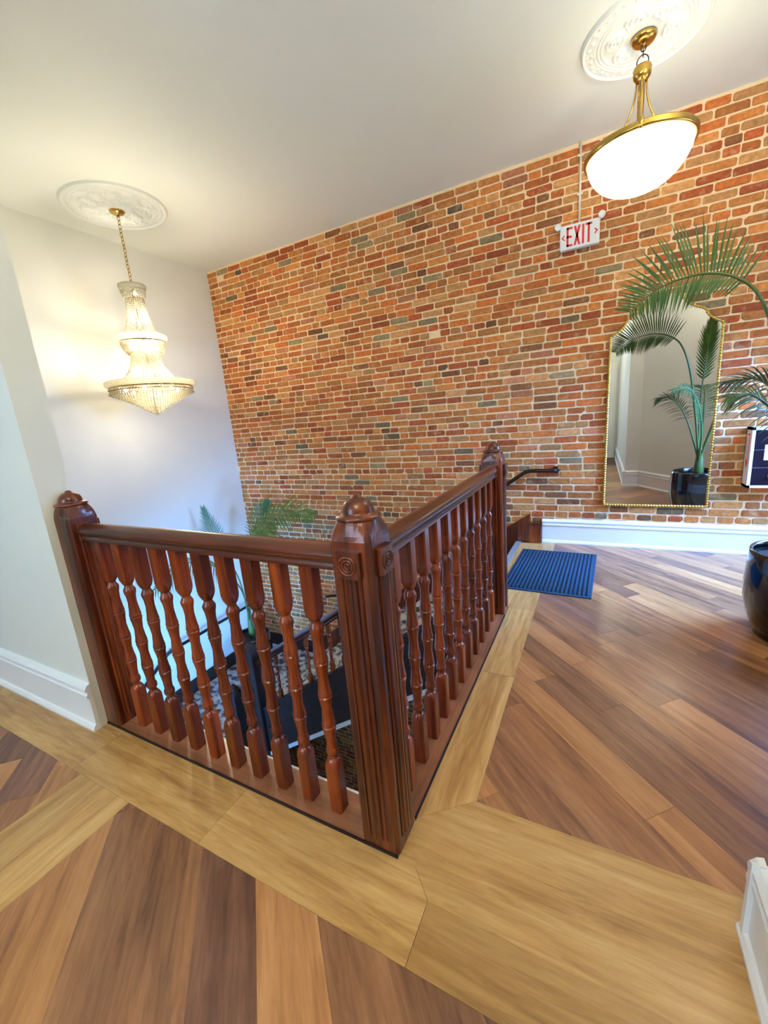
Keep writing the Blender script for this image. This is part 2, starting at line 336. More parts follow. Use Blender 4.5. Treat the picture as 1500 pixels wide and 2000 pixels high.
# baseboards
BBP = [(0, 0), (.034, 0), (.034, .012), (.026, .026), (.018, .032), (.018, .175), (.026, .182), (.026, .194), (.02, .2), (.02, .212), (.027, .218), (.027, .228), (.014, .245), (0, .25)]
def baseboard(name, p0, p1, out):
    mb = MB(); mb.extrude(BBP, p0, p1, out, (0, 0, 1)); return struct(fixn(mb.build(name, M['trim'])))
baseboard('baseboard_back', (-.485, YB, 0), (XR, YB, 0), (0, -1, 0))
baseboard('baseboard_near_left', (-5.6, .855, 0), (-2.148, .855, 0), (0, -1, 0))
baseboard('baseboard_near_right', (.395, -2.8, 0), (.395, 1.09, 0), (-1, 0, 0))
baseboard('baseboard_near_end', (.365, 1.06, 0), (.59, 1.06, 0), (0, 1, 0))
dv = (b_-a).normalized(); baseboard('baseboard_diagonal', a, b_, (-dv.y, dv.x, 0))

# ---------------------------------------------------------------- the brick wall
bw = struct(MB().box(XL, XR+.12, YB, YB+.12, ZLOW-.1, ZC).build('wall_back', M['mortar']), 'old exposed brick wall with tan lime mortar')
PAL = [((196, 108, 46), 28), ((176, 86, 40), 16), ((202, 128, 62), 26), ((200, 142, 84), 18), ((140, 88, 50), 6), ((150, 130, 92), 3), ((194, 122, 82), 5), ((112, 92, 66), 1), ((190, 116, 54), 16)]
PW = [c for c, w in PAL for _ in range(w)]
def brick_geo(x, z, L, H):
    """irregular block with worn corners, standing a little proud of the joints"""
    j = lambda s: random.uniform(-s, s)
    x0, x1, z0, z1 = x-L/2+j(.002), x+L/2+j(.002), z-H/2+j(.0015), z+H/2+j(.0015); c = [random.uniform(.003, .014) for _ in range(4)]
    if random.random() < .09: c[random.randrange(4)] = random.uniform(.018, .03)
    t = j(.0025)
    o = [(x0+c[0], z0), (x1-c[1], z0+j(.002)+t), (x1, z0+c[1]*.8+t), (x1+j(.002), z1-c[2]*.8+t), (x1-c[2], z1+t), (x0+c[3], z1+j(.002)), (x0, z1-c[3]*.8), (x0+j(.002), z0+c[0]*.8)]
    pr = random.uniform(.003, .009); e = .0035
    inn = [(x+(px-x)*(1-2*e/L), z+(pz-z)*(1-2*e/H)) for px, pz in o]
    tl, tz = j(.002), j(.0015)
    return [[(px, YB+.002, pz) for px, pz in o], [(px, YB-pr*.55, pz) for px, pz in o], [(px, YB-pr+tl*(px-x)/L*2+tz*(pz-z)/H*2, pz) for px, pz in inn]]
CH = .0675; bricks = []; nz = int((ZC-ZLOW)/CH)
for i in range(nz):
    z = ZC-.03-(i+.5)*CH+.012
    if z < ZLOW+.05: break
    head = (i % 7 == 4); x = XL+.004-random.random()*.18
    while x < XR-.02:
        L = (.103 if head else random.choice((.205, .205, .21, .198, .2, .1, .205, .15))) + random.uniform(-.006, .006)
        x0 = max(x, XL+.004); x1 = min(x+L, XR-.004); x += L+random.uniform(.010, .016)
        if x1-x0 < .03: continue
        xc = (x0+x1)/2
        if xc > -.3 and z < .2: continue
        sag = .006*math.sin(xc*1.7+i*.21)+.004*math.sin(xc*4.1+i)
        col = random.choice(PW)
        if random.random() < .003: continue
        k = random.uniform(.86, 1.1); col = tuple(min(255, v*k) for v in col)
        bricks.append((xc, z+sag*.6, x1-x0, CH-random.uniform(.011, .016), lin(col)))
def px_area(b):
    x, z, L, H, c = b
    u0, v0, d0 = project((x-L/2, YB, z)); u1, v1, d1 = project((x+L/2, YB, z)); u2, v2, d2 = project((x, YB, z+H/2)); u3, v3, d3 = project((x, YB, z-H/2))
    if d0 < .1 or not (0 < (u0+u1)/2 < 1500 and 0 < (v0+v1)/2 < 2000): return 0
    if .06 < x < .87 and .42 < z < 2.1: return 0
    if -.36 < x < -.03 and 2.65 < z < 2.86: return 0
    if x > 1.06 and .6 < z < 1.08: return 0
    if z < .24 and x > -.5: return 0
    if x < -.6 and z < .2: return 0
    return math.hypot(u1-u0, v1-v0)*math.hypot(u3-u2, v3-v2)
bricks.sort(key=px_area, reverse=True)
rest = MB()
for i, b in enumerate(bricks):
    if i < 300:
        mb = MB(); g = brick_geo(0, 0, b[2], b[3])
        mb.rings([[(p[0], p[1]-YB, p[2]) for p in r] for r in reversed(g)], False, True, False)
        mb.cols = [b[4]]*len(mb.f); mb.build('brick', M['brick'], bw, (b[0], YB, b[1]))
    else:
        n0 = len(rest.f); rest.rings(list(reversed(brick_geo(*b[:4]))), False, True, False); rest.cols[n0:] = [b[4]]*(len(rest.f)-n0)
ro = rest.build('brickwork', M['brick'], bw); ro['kind'] = 'stuff'

# ---------------------------------------------------------------- balustrade
def sq_ring(z, h, sq, n=24, cx=0, cy=0):
    """ring between a circle (sq 0) and a square (sq 1) of half-width h"""
    r = []
    for j in range(n):
        a = 2*PI*(j+.5)/n; c, s = math.cos(a), math.sin(a); k = 1/max(abs(c), abs(s))
        m = 1+(min(k, 1.36)-1)*sq; r.append((cx+h*m*c, cy+h*m*s, z))
    return r
def baluster_mesh(h=.95, hw=.0255):
    k = h/.95
    P = [(0, hw, 1), (.192, hw, 1), (.203, hw*.99, .75), (.211, hw*.94, .35), (.218, hw*.80, .05), (.222, hw*.64, 0), (.232, hw*.6, 0), (.24, hw*.84, 0), (.25, hw*.88, 0), (.26, hw*.84, 0), (.267, hw*.68, 0),
         (.30, hw*.72, 0), (.33, hw*.86, 0), (.348, hw*.98, 0), (.353, hw*.82, 0), (.358, hw*.98, 0), (.38, hw*.84, 0), (.42, hw*.7, 0), (.45, hw*.84, 0), (.467, hw*.98, 0), (.472, hw*.8, 0), (.477, hw*.98, 0),
         (.50, hw*.84, 0), (.54, hw*.7, 0), (.575, hw*.84, 0), (.596, hw*.98, 0), (.601, hw*.8, 0), (.606, hw*.98, 0), (.63, hw*.84, 0), (.67, hw*.7, 0), (.70, hw*.78, 0), (.718, hw*.95, 0), (.728, hw*.98, 0), (.736, hw*.85, 0),
         (.744, hw*.66, 0), (.752, hw*.64, 0), (.757, hw*.8, .03), (.766, hw*.93, .3), (.778, hw*.99, .7), (.792, hw, 1), (.95, hw, 1)]
    mb = MB(); mb.rings([sq_ring(z*k, r, s) for z, r, s in P], True)
    me = bpy.data.meshes.new('baluster'); me.from_pydata(mb.v, [], mb.f); me.polygons.foreach_set('use_smooth', [True]*len(mb.f)); me.materials.append(M['maho_b'])
    try: me.set_sharp_from_angle(angle=math.radians(38))
    except Exception: pass
    return me
RAIL = [(-.030, 0), (.030, 0), (.032, .014), (.026, .022), (.040, .032), (.043, .046), (.038, .058), (.024, .066), (.012, .074), (0, .077), (-.012, .074), (-.024, .066), (-.038, .058), (-.043, .046), (-.040, .032), (-.026, .022), (-.032, .014)]
def newel(parent, x, y, z0=0.0, h=1.175, mat='maho', detail=True, faces=(0, 1, 2, 3)):
    H0 = z0; hw = .067; e = h-1.175
    P = [(0, hw+.002, 1), (.03, hw+.002, 1), (1.045+e, hw, 1), (1.06+e, hw, .95), (1.075+e, hw*.985, .78), (1.09+e, hw*.955, .55), (1.104+e, hw*.91, .32), (1.116+e, hw*.85, .1)]
    mb = MB(); mb.rings([sq_ring(z, r, s, 32) for z, r, s in P], False)
    nw = mb.build('newel_post', M[mat], parent, (x, y, H0)); bevel(nw, .003, 1)
    cp = MB(); cp.lathe([(.05, 1.112+e), (.0625, 1.113+e), (.0655, 1.118+e), (.063, 1.124+e), (.050, 1.127+e), (.0455, 1.132+e), (.046, 1.138+e), (.043, 1.149+e), (.036, 1.160+e), (.026, 1.168+e), (.015, 1.171+e), (.012, 1.176+e), (.008, 1.180+e), (.001, 1.181+e)], 32)
    fixn(cp.build('cap', M[mat], nw))
    if not detail: return nw
    for k in faces:
        a = k*PI/2; d = Vector((math.cos(a), math.sin(a), 0)); t = Vector((-d.y, d.x, 0))
        # moulded strip down the face
        st = MB(); prof = [(-.034, 0), (-.034, .006), (-.028, .008), (-.025, .003), (-.02, .003), (-.016, .010), (-.006, .012), (0, .008), (.006, .012), (.016, .010), (.02, .003), (.025, .003), (.028, .008), (.034, .006), (.034, 0)]
        st.extrude(prof, d*(hw-.001)+Vector((0, 0, .05)), d*(hw-.001)+Vector((0, 0, .955)), t, d, False)
        fixn(st.build('fluted_strip', M[mat], nw))
        rb = MB(); rb.extrude([(-.037, 0), (-.037, .014), (-.033, .018), (.033, .018), (.037, .014), (.037, 0)], d*(hw-.002)+Vector((0, 0, .958)), d*(hw-.002)+Vector((0, 0, 1.034)), t, d)
        rs = fixn(rb.build('rosette_block', M[mat], nw))
        ct = d*(hw+.016)+Vector((0, 0, .996))
        rg = MB()
        for r, w in ((.026, .0038), (.0165, .0036), (.0075, .0034)):
            rg.tube([ct+t*(r*math.cos(2*PI*i/24))+Vector((0, 0, r*math.sin(2*PI*i/24))) for i in range(24)], w, 6, True)
        rg.build('rosette_ring', M[mat], rs)
    return nw
BAL = baluster_mesh()
NC, NL, NF = (-.596, .957), (-2.117, .957), (-.600, 2.672)
bs = thing('balustrade', 'dark reddish wooden balustrade with turned spindles around the stairwell opening', 'railing')
newel(bs, *NC); newel(bs, *NL, faces=(0, 1)); newel(bs, *NF)
MB().box(-2.19, -.53, .889, 1.03, -.006, .008).build('shoe_board', M['shoe_x'], bs)
MB().box(-.662, -.532, 1.03, 2.74, -.006, .008).build('shoe_board', M['shoe_y'], bs)
MB().box(-2.19, -.53, .884, .8895, -.004, .010).build('edge_strip', M['darkwood'], bs)
MB().box(-.5325, -.527, 1.03, 2.61, -.004, .010).build('edge_strip', M['darkwood'], bs)
r = MB(); r.extrude(RAIL, (NL[0]+.06, .957, .957), (NC[0]-.06, .957, .957), (0, 1, 0), (0, 0, 1), True); fixn(r.build('handrail', M['maho_x'], bs))
r = MB(); r.extrude(RAIL, (-.600, NC[1]+.06, .957), (-.600, NF[1]-.06, .957), (1, 0, 0), (0, 0, 1), True); fixn(r.build('handrail', M['maho_y'], bs))
for i in range(11): link('baluster', BAL, bs, (-2.0-.0005-.0752+.1275*i, .960, .008))
for i in range(11): link('baluster', BAL, bs, (-.604, 1.141+.137*i, .008))
for o in bs.children:
    if o.name.startswith('handrail'):
        try: o.data.set_sharp_from_angle(angle=math.radians(50))
        except Exception: pass
# fascia below the floor edge
struct(MB().box(-2.19, -.66, 1.03, 1.05, -.32, -.006).build('trim_1', M['trim'])); struct(MB().box(-.68, -.66, 1.03, 2.6, -.32, -.006).build('trim_2', M['trim']))

# ---------------------------------------------------------------- stairs
stair = thing('staircase', 'carpeted staircase with dark stringer going down beside the brick wall', 'stairs', (XE, 2.6, 0))
RI, TR = .1782, .264; Y0 = 2.6
def local(mb, name, mat, parent=stair): 
    mb.v = [(x-XE, y-Y0, z) for x, y, z in mb.v]; return fixn(mb.build(name, mat, parent))
for i in range(10):
    local(MB().box(XE-TR*(i+1)-.02, XE-TR*i, Y0+.05, YB-.05, -RI*(i+2)+.0, -RI*(i+1)), 'step', M['carpet'])
local(MB().box(XE-.01, XE+.0, Y0+.05, YB-.05, -RI, -.01), 'riser', M['carpet'])
sl = RI/TR
def slope_poly(x0, x1, top, bot, y0, y1):
    mb = MB(); q = [(x0, top-(XE-x0)*sl), (x1, top-(XE-x1)*sl), (x1, bot-(XE-x1)*sl), (x0, bot-(XE-x0)*sl)]
    mb.rings([[(x, y0, z) for x, z in q], [(x, y1, z) for x, z in q]], smooth=False); return mb
local(slope_poly(-.70, -3.36, .09, -.43, 2.585, 2.645), 'stringer', M['darkwood'])
local(slope_poly(-.70, -3.36, .105, .085, 2.572, 2.658), 'stringer_cap', M['darkwood'])
local(slope_poly(-.70, -3.36, -.15, -.165, 2.578, 2.60), 'stringer_bead', M['darkwood'])
local(slope_poly(-.70, -3.36, -.432, -.478, 2.575, 2.64), 'stringer_edge', M['trim'])
local(slope_poly(-.70, -3.4, -.40, -.43, 2.64, YB-.01), 'soffit', M['darkwood'])
# skirt along the brick with its square end block
sk = slope_poly(-.60, -3.5, .22, -.25, YB-.055, YB-.008); local(sk, 'wall_skirt', M['maho'])
local(MB().box(-.605, -.49, YB-.075, YB-.008, .0, .205), 'skirt_block', M['maho']); local(MB().box(-.62, -.478, YB-.09, YB-.008, .198, .215), 'skirt_block_cap', M['maho'])
local(MB().box(XE-.02, XE+.035, 2.75, YB-.06, -.03, .004), 'nosing', M['nosing'])
XB = XE-TR*10
local(MB().box(XL, XB+.02, 2.45, YB-.01, ZL-.15, ZL), 'landing', M['carpet'])
for i in range(6): local(MB().box(XL, XB+.0, 2.45-TR*(i+1), 2.45-TR*i+.02, ZL-RI*(i+2), ZL-RI*(i+1)), 'step', M['carpet'])
local(MB().box(XL, XL+.025, 2.62, YB-.01, ZL, ZL+.18), 'landing_skirt', M['darkwood'])
local(MB().box(XL, XB, YB-.035, YB-.008, ZL, ZL+.18), 'landing_skirt', M['darkwood'])
q = [(2.62, ZL+.18), (2.62, ZL-.1), (1.1, ZL-.1-1.03), (1.1, ZL+.18-1.03)]; mb = MB(); mb.rings([[(XL, y, z) for y, z in q], [(XL+.025, y, z) for y, z in q]], smooth=False); local(mb, 'wall_skirt', M['darkwood'])
# railing of the flight
lb = thing('stair_railing', 'lower wooden stair railing sloping down to the carpeted landing', 'railing', (-3.05, 2.6, ZL))
def loc2(mb, name, mat, parent=lb): mb.v = [(x+3.05, y-2.6, z-ZL) for x, y, z in mb.v]; return fixn(mb.build(name, mat, parent))
u_ = Vector((1, 0, sl)).normalized(); w_ = Vector((-u_.z, 0, u_.x))
zr = lambda x: -.232+(x+1.91)*sl
mb = MB(); mb.extrude(RAIL, (-.66, 2.612, zr(-.66)), (-3.0, 2.612, zr(-3.0)), (0, 1, 0), w_, True); loc2(mb, 'handrail', M['maho_x'])
SB = baluster_mesh(.52, .018); SB.name = 'stair_baluster'
for i in range(16):
    x = -.82-i*.137; zt = .105-(XE-x)*sl-.01
    o = link('baluster', SB, lb, (x+3.05, .015, zt-ZL))
    h_ = zr(x)-zt+.01; o.scale = (1, 1, h_/.52)
n1 = newel(lb, 0, .0, -.4, 1.66, 'darkwood', False); n2 = newel(lb, -.20, -.13, -.55, 1.36, 'darkwood', False)
mb = MB(); mb.extrude(RAIL, (-3.25, 2.42, -1.62), (-3.25, 1.2, -2.44), (1, 0, 0), (0, 0, 1), True); loc2(mb, 'handrail', M['maho_x'])
# wall handrails
wh = thing('wall_handrail', 'dark bronze handrail fixed to the brick wall beside the mirror', 'handrail', (-.37, YB-.08, .75))
def tube_obj(pts, r, name, mat, parent, org, n=12):
    mb = MB(); mb.tube([Vector(p)-Vector(org) for p in pts], r, n); return mb.build(name, mat, parent)
og = (-.37, YB-.08, .75)
tube_obj([(-.35, YB-.005, .752), (-.352, YB-.05, .752), (-.365, YB-.075, .752), (-.39, YB-.08, .752), (-.60, YB-.08, .752), (-.635, YB-.08, .742), (-.67, YB-.08, .72), (-3.1, YB-.08, .72-2.43*sl), (-3.3, YB-.08, .72-2.43*sl-.05)], .019, 'rail', M['bronze'], wh, og)
for x in (-.36,): 
    mb = MB(); mb.rings([[(x-og[0]+.034*math.cos(2*PI*j/20), d-og[1], .752-og[2]+.034*math.sin(2*PI*j/20)) for j in range(20)] for d in (YB-.02, YB-.003)]); mb.build('wall_plate', M['bronze'], wh)
for x in (-1.2, -2.2): 
    z = .72-(-.67-x)*sl; tube_obj([(x, YB-.08, z-.015), (x, YB-.075, z-.05), (x, YB-.004, z-.06)], .009, 'bracket', M['bronze'], wh, og, 8)
wh2 = thing('wall_handrail', 'black handrail on the pale wall above the carpeted landing', 'handrail', (XL+.08, 2.7, -1.19)); og = (XL+.08, 2.7, -1.19)
tube_obj([(XL+.08, 4.2, -1.19), (XL+.08, 2.75, -1.19), (XL+.08, 2.68, -1.205), (XL+.08, 2.6, -1.25), (XL+.08, 1.2, -1.25-1.4*.67)], .02, 'rail', M['black'], wh2, og)
for y in (3.35, 4.05, 2.0):
    z = -1.19 if y > 2.7 else -1.25-(2.6-y)*.67
    tube_obj([(XL+.08, y, z-.01), (XL+.078, y, z-.055), (XL+.05, y, z-.07), (XL+.002, y, z-.06)], .010, 'bracket', M['black'], wh2, og, 8)

# ---------------------------------------------------------------- ceiling medallions
def medallion(cx, cy, R, kind, label):
    nr, na = 110, 360; vs = []; fs = []
    def hgt(r, a):
        u = r/R; h = .010*(1-max(0, u-.97)/.03)
        if kind == 0:
            if u > .9: h += .014*math.sin((u-.9)/.1*PI)
            if .80 < u < .9: h += .009*math.sin((u-.8)/.1*PI)*(.65+.5*math.sin(a*60+u*60))
            if .78 < u < .8: h += .006
            if .2 < u < .78:
                e = math.sin((u-.2)/.58*PI)**.4
                sw = a*10+2.6*math.sin(u*9.0); f1 = math.cos(sw); f2 = math.cos(a*10-2.4*math.sin(u*9.0+1.0)+2.2)
                lobe = max(0, f1-.1)*(.5+.5*math.cos(u*58+7*(1-f1))) ; lobe2 = max(0, f2-.2)*(.5+.5*math.cos(u*66-6*(1-f2)+1.5))
                h += .030*e*max(lobe, lobe2)
            if u < .2: h += .012*(1-u/.2)+.004*math.cos(a*16)*(u > .08)
        else:
            if u > .92: h += .012*math.sin((u-.92)/.08*PI)
            if .78 < u < .92: h += .008*max(0, math.cos((a*36)))*math.sin((u-.78)/.14*PI)*(.5+.5*math.cos(u*70+a*12)) + .003
            for c in (.77, .72, .66):
                h += .006*math.exp(-((u-c)/.010)**2)
            k = 6; aa = ((a+.3) % (2*PI/k))-PI/k; dx = (u-.45)*R; dy = u*R*aa
            d = math.hypot(dx/1.0, dy/1.3)/(R*.17)
            if d < 1:
                th = math.atan2(dy, dx); h += .024*(1-d*d)**.5*(.45+.55*abs(math.cos(2.5*th+d*3)))*(.6+.4*math.cos(d*16))
        return h
    rr = [.002+(R-.002)*i/nr for i in range(nr+1)]
    for r in rr:
        for j in range(na):
            a = 2*PI*j/na; vs.append((r*math.cos(a), r*math.sin(a), -hgt(r, a)))
    for j in range(na): a = 2*PI*j/na; vs.append((R*math.cos(a), R*math.sin(a), 0))
    for i in range(nr+1):
        for j in range(na): fs.append((i*na+j, (i+1)*na+j, (i+1)*na+(j+1) % na, i*na+(j+1) % na))
    fs.append(tuple(range(na)))
    mb = MB(); mb.add(vs, fs, True); o = mb.build('ceiling_medallion', M['plaster'], None, (cx, cy, ZC)); return tag(o, label, 'ceiling medallion')
medallion(-3.965, 2.735, .43, 0, 'round white plaster ceiling medallion with scrolled leaves above the crystal chandelier')
medallion(.163, 3.40, .335, 1, 'white plaster ceiling medallion with flower sprays above the brass bowl pendant')

# ---------------------------------------------------------------- crystal chandelier
def chain(mb, x, y, z0, z1, n, lw=.011, wire=.0028, sway=0.0):
    L = (z1-z0)/n*1.25/2
    for i in range(n):
        zc = z0+(i+.5)*(z1-z0)/n; d = Vector((1, 0, 0)) if i % 2 else Vector((0, 1, 0)); off = sway*math.sin(i*.9)
        mb.tube([Vector((x+off, y, zc))+d*(lw*math.cos(t))+Vector((0, 0, L*math.sin(t))) for t in [2*PI*k/12 for k in range(12)]], wire, 5, True)
CX, CY = -4.0, 2.765
ch = thing('chandelier', 'tall tiered crystal bead chandelier with brass canopy hanging over the stairwell', 'chandelier', (CX, CY, 0))
mb = MB(); mb.lathe([(.062, ZC-.012), (.066, ZC-.02), (.055, ZC-.034), (.03, ZC-.044), (.014, ZC-.05), (.01, ZC-.065), (.001, ZC-.066)], 28); mb.build('canopy', M['brass'], ch)
mb = MB(); chain(mb, 0, 0, 2.82, ZC-.06, 17, .0125, .0034, .003); mb.build('chain', M['brass'], ch)
ICO = None
def ico_pts():
    t = (1+5**.5)/2; v = [(-1, t, 0), (1, t, 0), (-1, -t, 0), (1, -t, 0), (0, -1, t), (0, 1, t), (0, -1, -t), (0, 1, -t), (t, 0, -1), (t, 0, 1), (-t, 0, -1), (-t, 0, 1)]
    k = (1+t*t)**.5; v = [tuple(c/k for c in p) for p in v]
    f = [(0, 11, 5), (0, 5, 1), (0, 1, 7), (0, 7, 10), (0, 10, 11), (1, 5, 9), (5, 11, 4), (11, 10, 2), (10, 7, 6), (7, 1, 8), (3, 9, 4), (3, 4, 2), (3, 2, 6), (3, 6, 8), (3, 8, 9), (4, 9, 5), (2, 4, 11), (6, 2, 10), (8, 6, 7), (9, 8, 1)]
    return v, f
ICO = ico_pts()
def bead(mb, p, r): mb.add([(p[0]+x*r, p[1]+y*r, p[2]+z*r*1.1) for x, y, z in ICO[0]], ICO[1])
def drape(name, r0, z0, r1, z1, ns, br, pw=2.2):
    mb = MB()
    ln = math.hypot(r1-r0, z1-z0); nb = int(ln/(br*2.05))
    for s in range(ns):
        a = 2*PI*s/ns
        for k in range(nb+1):
            t = k/nb; r = r0+(r1-r0)*t**pw; bead(mb, (r*math.cos(a), r*math.sin(a), z0+(z1-z0)*t), br)
    o = mb.build(name, M['crystal' if name == 'crown_beads' else 'bead'], ch); o['kind'] = 'stuff'; return o
def beadrings(name, rz, br):
    mb = MB()
    for q, (r, z) in enumerate(rz):
        n = max(3, int(2*PI*r/(br*2.3)))
        for k in range(n): a = 2*PI*(k+.5*(q % 2))/n; bead(mb, (r*math.cos(a), r*math.sin(a), z), br)
    o = mb.build(name, M['crystal' if name == 'crown_beads' else 'bead'], ch); o['kind'] = 'stuff'; return o
def band(name, prof, mat):
    mb = MB(); n = 72; k = len(prof); mb.rings([[(r*(1+.012*(j % 2))*math.cos(2*PI*j/n), r*(1+.012*(j % 2))*math.sin(2*PI*j/n), z) for j in range(n)] for r, z in prof], False, False, False); o = mb.build(name, mat, ch)
    m = o.modifiers.new('thick', 'SOLIDIFY'); m.thickness = .004; return o
band('crown_ring', [(.094, 2.762), (.112, 2.772), (.120, 2.79), (.120, 2.808), (.108, 2.815)], M['crystal'])
beadrings('crown_beads', [(.104, 2.752), (.098, 2.735), (.094, 2.718), (.09, 2.70)], .0095)
drape('upper_bead_strands', .076, 2.70, .15, 2.36, 26, .0085)
band('middle_ring', [(.190, 2.300), (.205, 2.308), (.220, 2.325), (.220, 2.35), (.2, 2.362)], M['crystal'])
band('middle_ring_rim', [(.196, 2.292), (.199, 2.300)], M['brass'])
beadrings('middle_beads', [(.192, 2.28), (.186, 2.262), (.180, 2.244), (.172, 2.226), (.160, 2.208), (.146, 2.192)], .0105)
drape('lower_bead_strands', .122, 2.21, .262, 1.925, 40, .0085, 2.4)
band('great_ring', [(.372, 1.872), (.392, 1.88), (.404, 1.896), (.404, 1.918), (.38, 1.928)], M['crystal'])
band('great_ring_rim', [(.372, 1.862), (.375, 1.872)], M['brass'])
band('great_ring_rim', [(.358, 1.838), (.361, 1.846)], M['brass'])
rz = [(.372, 1.852), (.366, 1.83)]
for i in range(17): t = i/16; rz.append((.36*(1-t)+.012, 1.812-.20*t**1.15))
beadrings('bead_basket', rz, .0115)
beadrings('deck_beads', [(.28+.016*i, 1.918) for i in range(7)], .008)
mb = MB(); mb.tube([(0, 0, 1.62), (0, 0, 2.8)], .008, 8); mb.build('stem', M['brass'], ch)
BULBS = [(.03, 0, 2.73)] + [(.05*math.cos(a), .05*math.sin(a), 2.49) for a in (0.4, 2.5, 4.6)] + [(.12*math.cos(a), .12*math.sin(a), 2.245) for a in (0, 1.26, 2.5, 3.77, 5.0)] + [(.15*math.cos(a), .15*math.sin(a), 1.99) for a in (.5, 1.55, 2.6, 3.64, 4.7, 5.7)] + [(.24*math.cos(a), .24*math.sin(a), 1.845) for a in (.2, 1.24, 2.3, 3.34, 4.4, 5.4)]
BM = MB(); BM.lathe([(.001, -.02), (.01, -.017), (.017, -.006), (.017, .006), (.011, .018), (.001, .026)], 10); bme = None
for p in BULBS:
    if bme is None: bo = BM.build('bulb', M['bulb'], ch, p); bme = bo.data
    else: link('bulb', bme, ch, p)
def point(name, loc, power, color, rad, parent=None):
    l = bpy.data.lights.new(name, 'POINT'); l.energy = power; l.color = color; l.shadow_soft_size = rad
    o = bpy.data.objects.new(name, l); COL.objects.link(o); o.location = loc
    if parent: o.parent = parent
    return o
WARM = (1.0, .88, .69)
for p, e in (((0.04, 0, 2.52), 6.5), ((.08, -.03, 2.25), 8), ((.17, .06, 1.985), 10), ((.10, -.14, 1.985), 6.5), ((.17, -.1, 1.845), 8.5)): point('chandelier_light', p, e, WARM, .05, ch)

# ---------------------------------------------------------------- brass bowl pendant
def pendant(x, y, label, power):
    t = thing('pendant_lamp', label, 'pendant lamp', (x, y, 0))
    mb = MB(); mb.lathe([(.066, ZC-.012), (.068, ZC-.02), (.062, ZC-.034), (.046, ZC-.046), (.03, ZC-.05), (.008, ZC-.052), (.007, ZC-.06), (.001, ZC-.061)], 32); mb.build('canopy', M['brass'], t)
    mb = MB(); chain(mb, 0, 0, 3.345, ZC-.055, 2, .013, .0028); mb.build('chain', M['bronze'], t)
    mb = MB(); mb.tube([(.03*math.cos(a), 0, 3.318+.034*math.sin(a)) for a in [2*PI*k/20 for k in range(20)]], .003, 6, True); mb.build('loop', M['bronze'], t)
    mb = MB(); mb.lathe([(.02, 3.294), (.046, 3.29), (.05, 3.278), (.046, 3.268), (.049, 3.258), (.045, 3.24), (.03, 3.222), (.018, 3.218), (.016, 2.90), (.03, 2.885), (.001, 2.88)], 28); mb.build('stem', M['brass'], t)
    for k in range(3):
        a = 2*PI*k/3+.5; d = Vector((math.cos(a), math.sin(a), 0)); P = []
        for i in range(15):
            u = i/14; P.append(d*(.03+.25*u**2.0+.0*u)+Vector((0, 0, 3.24-.355*(u**.8))))
        mb = MB(); mb.tube(P, .0055, 8); mb.build('arm', M['brass'], t)
        mb = MB(); c = d*.296+Vector((0, 0, 2.872)); mb.lathe([(.001, -.03), (.012, -.026), (.008, -.012), (.014, -.004), (.014, .008), (.008, .016), (.011, .024), (.001, .032)], 12, c); mb.build('finial', M['brass'], t)
    mb = MB(); n = 64
    mb.lathe([(.286, 2.868), (.292, 2.88), (.300, 2.882), (.305, 2.874), (.301, 2.866), (.306, 2.858), (.303, 2.848), (.294, 2.845), (.286, 2.85), (.286, 2.868)], n, cap=False); mb.build('rim', M['brass'], t)
    mb = MB(); pr = [(.288*math.sin(PI/2*(1-i/16))**.82 if i < 16 else .001, 2.856-.215*math.sin(PI/2*(i/16))**1.15) for i in range(17)]
    mb.lathe([(.28, 2.858)]+pr, n, cap=False); mb.build('bowl', M['bowl'], t)
    point('pendant_light', (0, 0, 2.90), power, (1, .90, .74), .12, t); return t
pendant(.165, 3.42, 'brass pendant lamp with glowing white glass bowl above the mirror', 3.6)
pendant(.92, 2.28, 'added fill pendant lamp, out of view beside the diagonal wall', 19)  # unseen lamp added to brighten the alcove and its mirror reflection
pendant(-.05, -.8, 'added fill pendant lamp, out of view over the near floor', 40)  # unseen copy added to light the near floor and raise the ambient

# ---------------------------------------------------------------- exit sign
ex = thing('exit_sign', 'white exit sign with red letters and two lamp heads on the brick wall', 'sign', (-.197, YB, 2.76))
def put(mb, name, mat, par, org): mb.v = [(x-org[0], y-org[1], z-org[2]) for x, y, z in mb.v]; return fixn(mb.build(name, mat, par))
EO = (-.197, YB, 2.76); x0, x1, z0, z1 = -.347, -.043, 2.66, 2.85; yf = YB-.062
bevel(put(MB().box(x0, x1, yf, YB-.006, z0, z1), 'housing', M['white'], ex, EO), .006, 2)
def letter(polys, name):
    mb = MB()
    for p in polys:
        q = p if sum(p[i][0]*p[(i+1) % len(p)][1]-p[(i+1) % len(p)][0]*p[i][1] for i in range(len(p))) > 0 else p[::-1]
        mb.rings([[(x, yf-.002, z) for x, z in q], [(x, yf+.004, z) for x, z in q]], smooth=False)
    return put(mb, name, M['red'], ex, EO)
lz0, lz1 = z0+.022, z1-.022; H_ = lz1-lz0
def R4(a, b, c, d): return [(a, c), (b, c), (b, d), (a, d)]
e0 = x0+.052; w = .046; s = .016
letter([R4(e0, e0+s, lz0, lz1), R4(e0, e0+w, lz0, lz0+s), R4(e0, e0+w, lz1-s, lz1), R4(e0, e0+w*.88, lz0+H_/2-s/2, lz0+H_/2+s/2)], 'letter')
xx = e0+w+.010
letter([[(xx, lz0), (xx+s*1.05, lz0), (xx+.052, lz1), (xx+.052-s*1.05, lz1)], [(xx+.052-s*1.05, lz0), (xx+.052, lz0), (xx+s*1.05, lz1), (xx, lz1)]], 'letter')
xi = xx+.052+.012; letter([R4(xi, xi+s, lz0, lz1)], 'letter')
